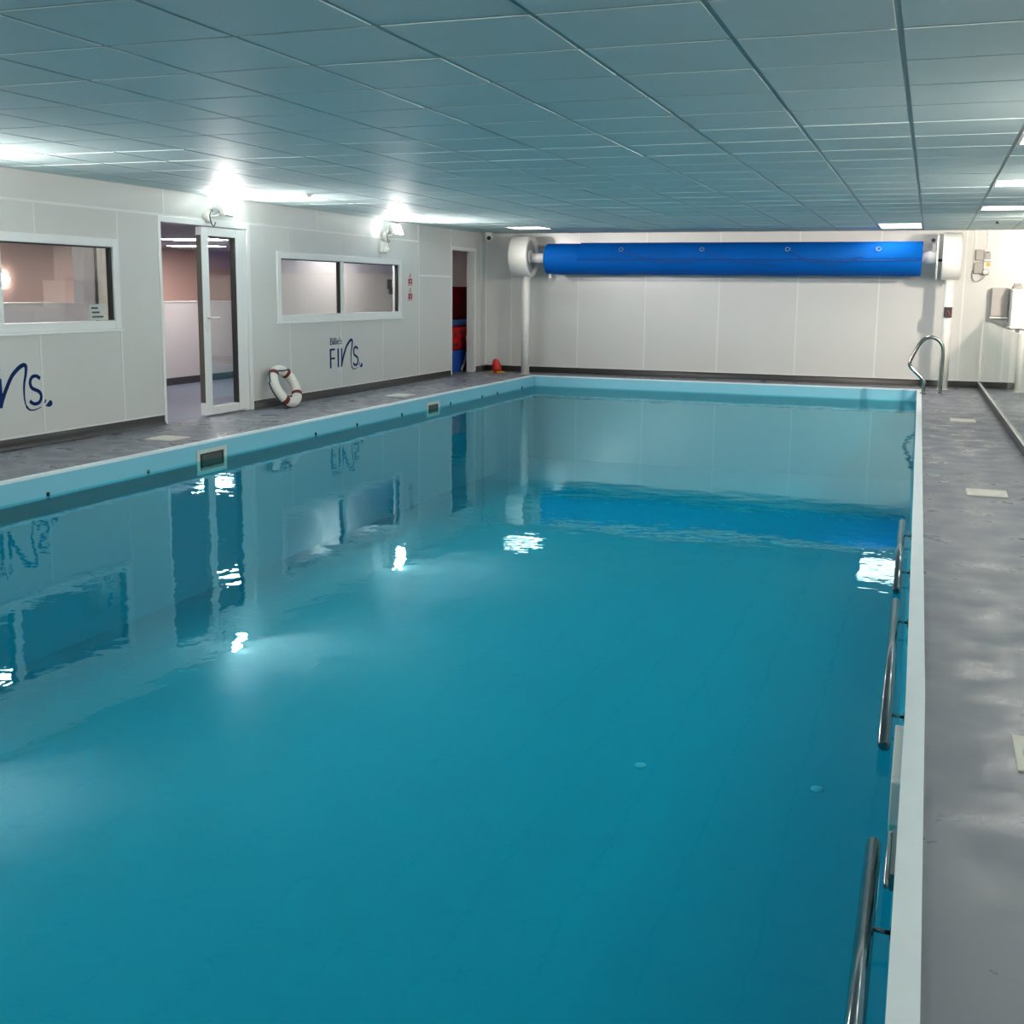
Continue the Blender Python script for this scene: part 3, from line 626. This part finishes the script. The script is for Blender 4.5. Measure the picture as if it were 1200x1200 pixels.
rope = []
for k in range(97):
    a = 2 * math.pi * k / 96; aa = (a - math.radians(50)) % (2 * math.pi)
    s_ = abs(math.sin(2 * (a - math.radians(45)))); rad = Rr + rr_ * .70 - .02 * s_; off = .045 + .006 * s_
    if math.radians(52) < a < math.radians(128): rope.append(cR + rotm @ rp_(a, Rr + .01 - .05 * math.sin((a - math.radians(52)) / math.radians(76) * math.pi), rr_ + .006))
    elif math.radians(128) <= a < math.radians(165): rope.append(cR + rotm @ rp_(a, Rr + rr_ + .006, 0))
    else: rope.append(cR + rotm @ rp_(a, Rr + rr_ + .004, -.02))
MB().tube([tuple(p) for p in rope[:-1]], .009, 6, True).build('grab_rope', 'rope', t)

# ------------------------------------------------------------------ small toy in the far corner
t = thing('pool_toy', (-6.78, 17.95, 0), 'small red pool toy on a yellow base in the far left corner', 'toy')
toy = MB().revolve([(0, .075), (.05, .078), (.12, .07), (.17, .055), (.20, .03), (.205, .005)], (-6.79, 17.95, .025), (-.18, 0, 1), 20).build('toy_body', 'redbright', t)
for s_ in (-1, 1): MB().hexa([(-6.80 + s_ * .03, 17.86, 0.001), (-6.76 + s_ * .13, 17.84, 0.001), (-6.76 + s_ * .11, 17.98, 0.001), (-6.80 + s_ * .02, 18.0, 0.001), (-6.80 + s_ * .03, 17.86, .022), (-6.76 + s_ * .13, 17.84, .012), (-6.76 + s_ * .11, 17.98, .02), (-6.80 + s_ * .02, 18.0, .03)]).build('foot_fin', 'yellow', t, bevel=.004)

# ------------------------------------------------------------------ CCTV, detector, sprinkler
t = thing('security_camera', (-7.02, 18.05, 2.25), 'white dome security camera in the far left ceiling corner', 'camera')
MB().revolve([(0, .06), (.02, .06), (.03, .05)], (-6.98, 18.0, ZC - .006), (0, 0, -1), 20).build('base', 'white', t)
hd = MB().revolve([(-.06, .02), (-.05, .045), (-.02, .055), (.03, .055), (.055, .05)], (-6.98, 18.0, 2.235), (.4, -.85, -.3), 20).build('camera_head', 'white', t)
MB().revolve([(.055, .038), (.06, .036)], (-6.98, 18.0, 2.235), (.4, -.85, -.3), 18).build('lens', 'dark', hd)
t = thing('smoke_detector', (-5.98, 10.37, ZC), 'small smoke detector on the ceiling between the flood lamps', 'detector')
MB().revolve([(0, .05), (.018, .05), (.022, .035)], (-5.98, 10.37, ZC + .003), (0, 0, -1), 20).build('base', 'white', t); MB().revolve([(.022, .03), (.045, .028), (.05, .012)], (-5.98, 10.37, ZC + .003), (0, 0, -1), 16).build('sensor_cap', 'cream', t)
t = thing('ceiling_sprinkler', (.74, 16.25, ZC), 'small metal sprinkler head on the ceiling at the far right', 'sprinkler')
MB().revolve([(0, .045), (.006, .045), (.008, .02)], (.74, 16.25, ZC + .003), (0, 0, -1), 18).build('rose', 'greyplastic', t); MB().revolve([(.008, .01), (.03, .012), (.032, .028), (.036, .028)], (.74, 16.25, ZC + .003), (0, 0, -1), 14).build('deflector', 'dark', t)

# ------------------------------------------------------------------ electrics on the far wall
t = thing('switch_box', (.66, 18.3, 1.87), 'upper pale switch box on the far wall right of the roller', 'switch box')
bx('case', 'greyplastic', t, .575, .683, 18.26, YW - .0, 1.875, 2.025, bevel=.008); bx('switch_unit', 'white', t, .69, .79, 18.25, YW, 1.86, 2.02, bevel=.008); bx('dial', 'greyplastic', t, .70, .78, 18.235, 18.25, 1.89, 1.98, bevel=.006); bx('cap', 'dark', t, .705, .765, 18.24, 18.26, 1.985, 1.998)  # grey block set left of the white switch unit
t = thing('socket_box', (.63, 18.3, 1.68), 'lower pale socket box with plug and looped cable on the far wall', 'socket box')
bx('case', 'greyplastic', t, .565, .685, 18.26, YW, 1.68, 1.845, bevel=.008); bx('faceplate', 'white', t, .69, .79, 18.28, YW, 1.66, 1.85, bevel=.008)  # grey block set left of the white faceplate
MB().revolve([(0, .028), (.02, .025)], (.755, 18.28, 1.81), (0, -1, 0), 16).build('knob', 'yellow', t)
pg = MB().revolve([(0, .045), (.06, .042), (.07, .02)], (.725, 18.28, 1.71), (0, -1, -.1), 18).build('plug', 'white', t); MB().revolve([(.03, .047), (.05, .047)], (.725, 18.28, 1.705), (0, -1, -.1), 18).build('plug_collar', 'dark', pg)
MB().tube(smooth([(.725, 18.21, 1.67), (.70, 18.21, 1.62), (.64, 18.24, 1.575), (.58, 18.27, 1.575), (.55, 18.30, 1.63), (.548, 18.32, 1.72)], 5), .008, 8).build('cable', 'greyplastic', t)
for x, z0, lab in ((.562, 1.72, 'thin white conduit on the far wall left of the switch boxes'), (.735, 2.02, 'thin white conduit on the far wall above the switch box')):
    t = thing('conduit', (x, 18.33, z0), lab, 'conduit', 'far wall conduits'); bx('trunking', 'white', t, x - .012, x + .012, YW - .018, YW - .001, z0, ZC - .006)
    for z in (z0 + .1, ZC - .1): bx('clip', 'white', t, x - .018, x + .018, YW - .021, YW - .001, z - .01, z + .01)

# ------------------------------------------------------------------ glass screen on the right deck
def gx(y): return .740 + (.835 - .740) * (17.9 - y) / 7.28
t = thing('glass_balustrade', (.83, 12, 0), 'clear glass balustrade standing in a dark kerb along the right deck', 'balustrade')
def skew(x0, x1, y0, y1, z0, z1): return MB().hexa([(gx(y0) + x0, y0, z0), (gx(y0) + x1, y0, z0), (gx(y1) + x1, y1, z0), (gx(y1) + x0, y1, z0), (gx(y0) + x0, y0, z1), (gx(y0) + x1, y0, z1), (gx(y1) + x1, y1, z1), (gx(y1) + x0, y1, z1)])
skew(0, .034, 3.0, 18.29, 0.001, .084).build('kerb', 'skirt', t); skew(-.003, .008, 3.0, 18.29, .084, .092).build('kerb_trim', 'strip', t)
y = 3.05
while y < 18.2:
    y2 = min(y + 1.69, 18.27); skew(.012, .022, y, y2, .085, 1.0).build('pane', 'balglass', t); y = y2 + .012

# white units behind the glass
t = thing('white_cabinet', (1.45, 17.9, 0), 'white cabinet with overhanging top behind the glass screen', 'cabinet')
bx('body', 'whitepaint', t, 1.20, 1.85, 17.62, 18.25, .0, .90, bevel=.006); bx('top', 'white', t, 1.06, 1.88, 17.55, 18.27, .905, .945, bevel=.008); bx('door', 'white', t, 1.22, 1.52, 17.60, 17.618, .08, .86, bevel=.004); bx('door', 'white', t, 1.54, 1.83, 17.60, 17.618, .08, .86, bevel=.004)
bx('leg', 'whitepaint', t, 1.10, 1.135, 17.60, 17.635, 0, .905)
t = thing('white_box_unit', (1.35, 17.9, .945), 'white box standing on the cabinet behind the glass screen', 'box')
bx('body', 'white', t, 1.075, 1.60, 17.62, 18.1, .946, 1.43, bevel=.01); bx('lid', 'white', t, 1.065, 1.61, 17.61, 18.11, 1.432, 1.46, bevel=.006)
t = thing('folded_cloth', (1.12, 17.8, 1.46), 'grey folded cloth on top of the white box', 'cloth')
MB().box(1.02 + .06, 1.20, 17.70, 17.95, 1.461, 1.51).build('fold', 'greyplastic', t, bevel=.02); MB().box(1.09, 1.19, 17.72, 17.93, 1.51, 1.54).build('fold', 'greyplastic', t, bevel=.014)
t = thing('grey_block', (.93, 18.2, 1.06), 'grey block on the wall beside the white box at the far right', 'cupboard')  # plain grey block with a white lip, left of the white box
bx('body', 'greyplastic', t, .825, 1.055, 18.12, YW, 1.065, 1.475, bevel=.006); bx('door', 'greyplastic', t, .83, 1.05, 18.105, 18.118, 1.07, 1.47, bevel=.004); bx('shelf_lip', 'white', t, .82, 1.06, 18.08, YW, 1.035, 1.06, bevel=.004)
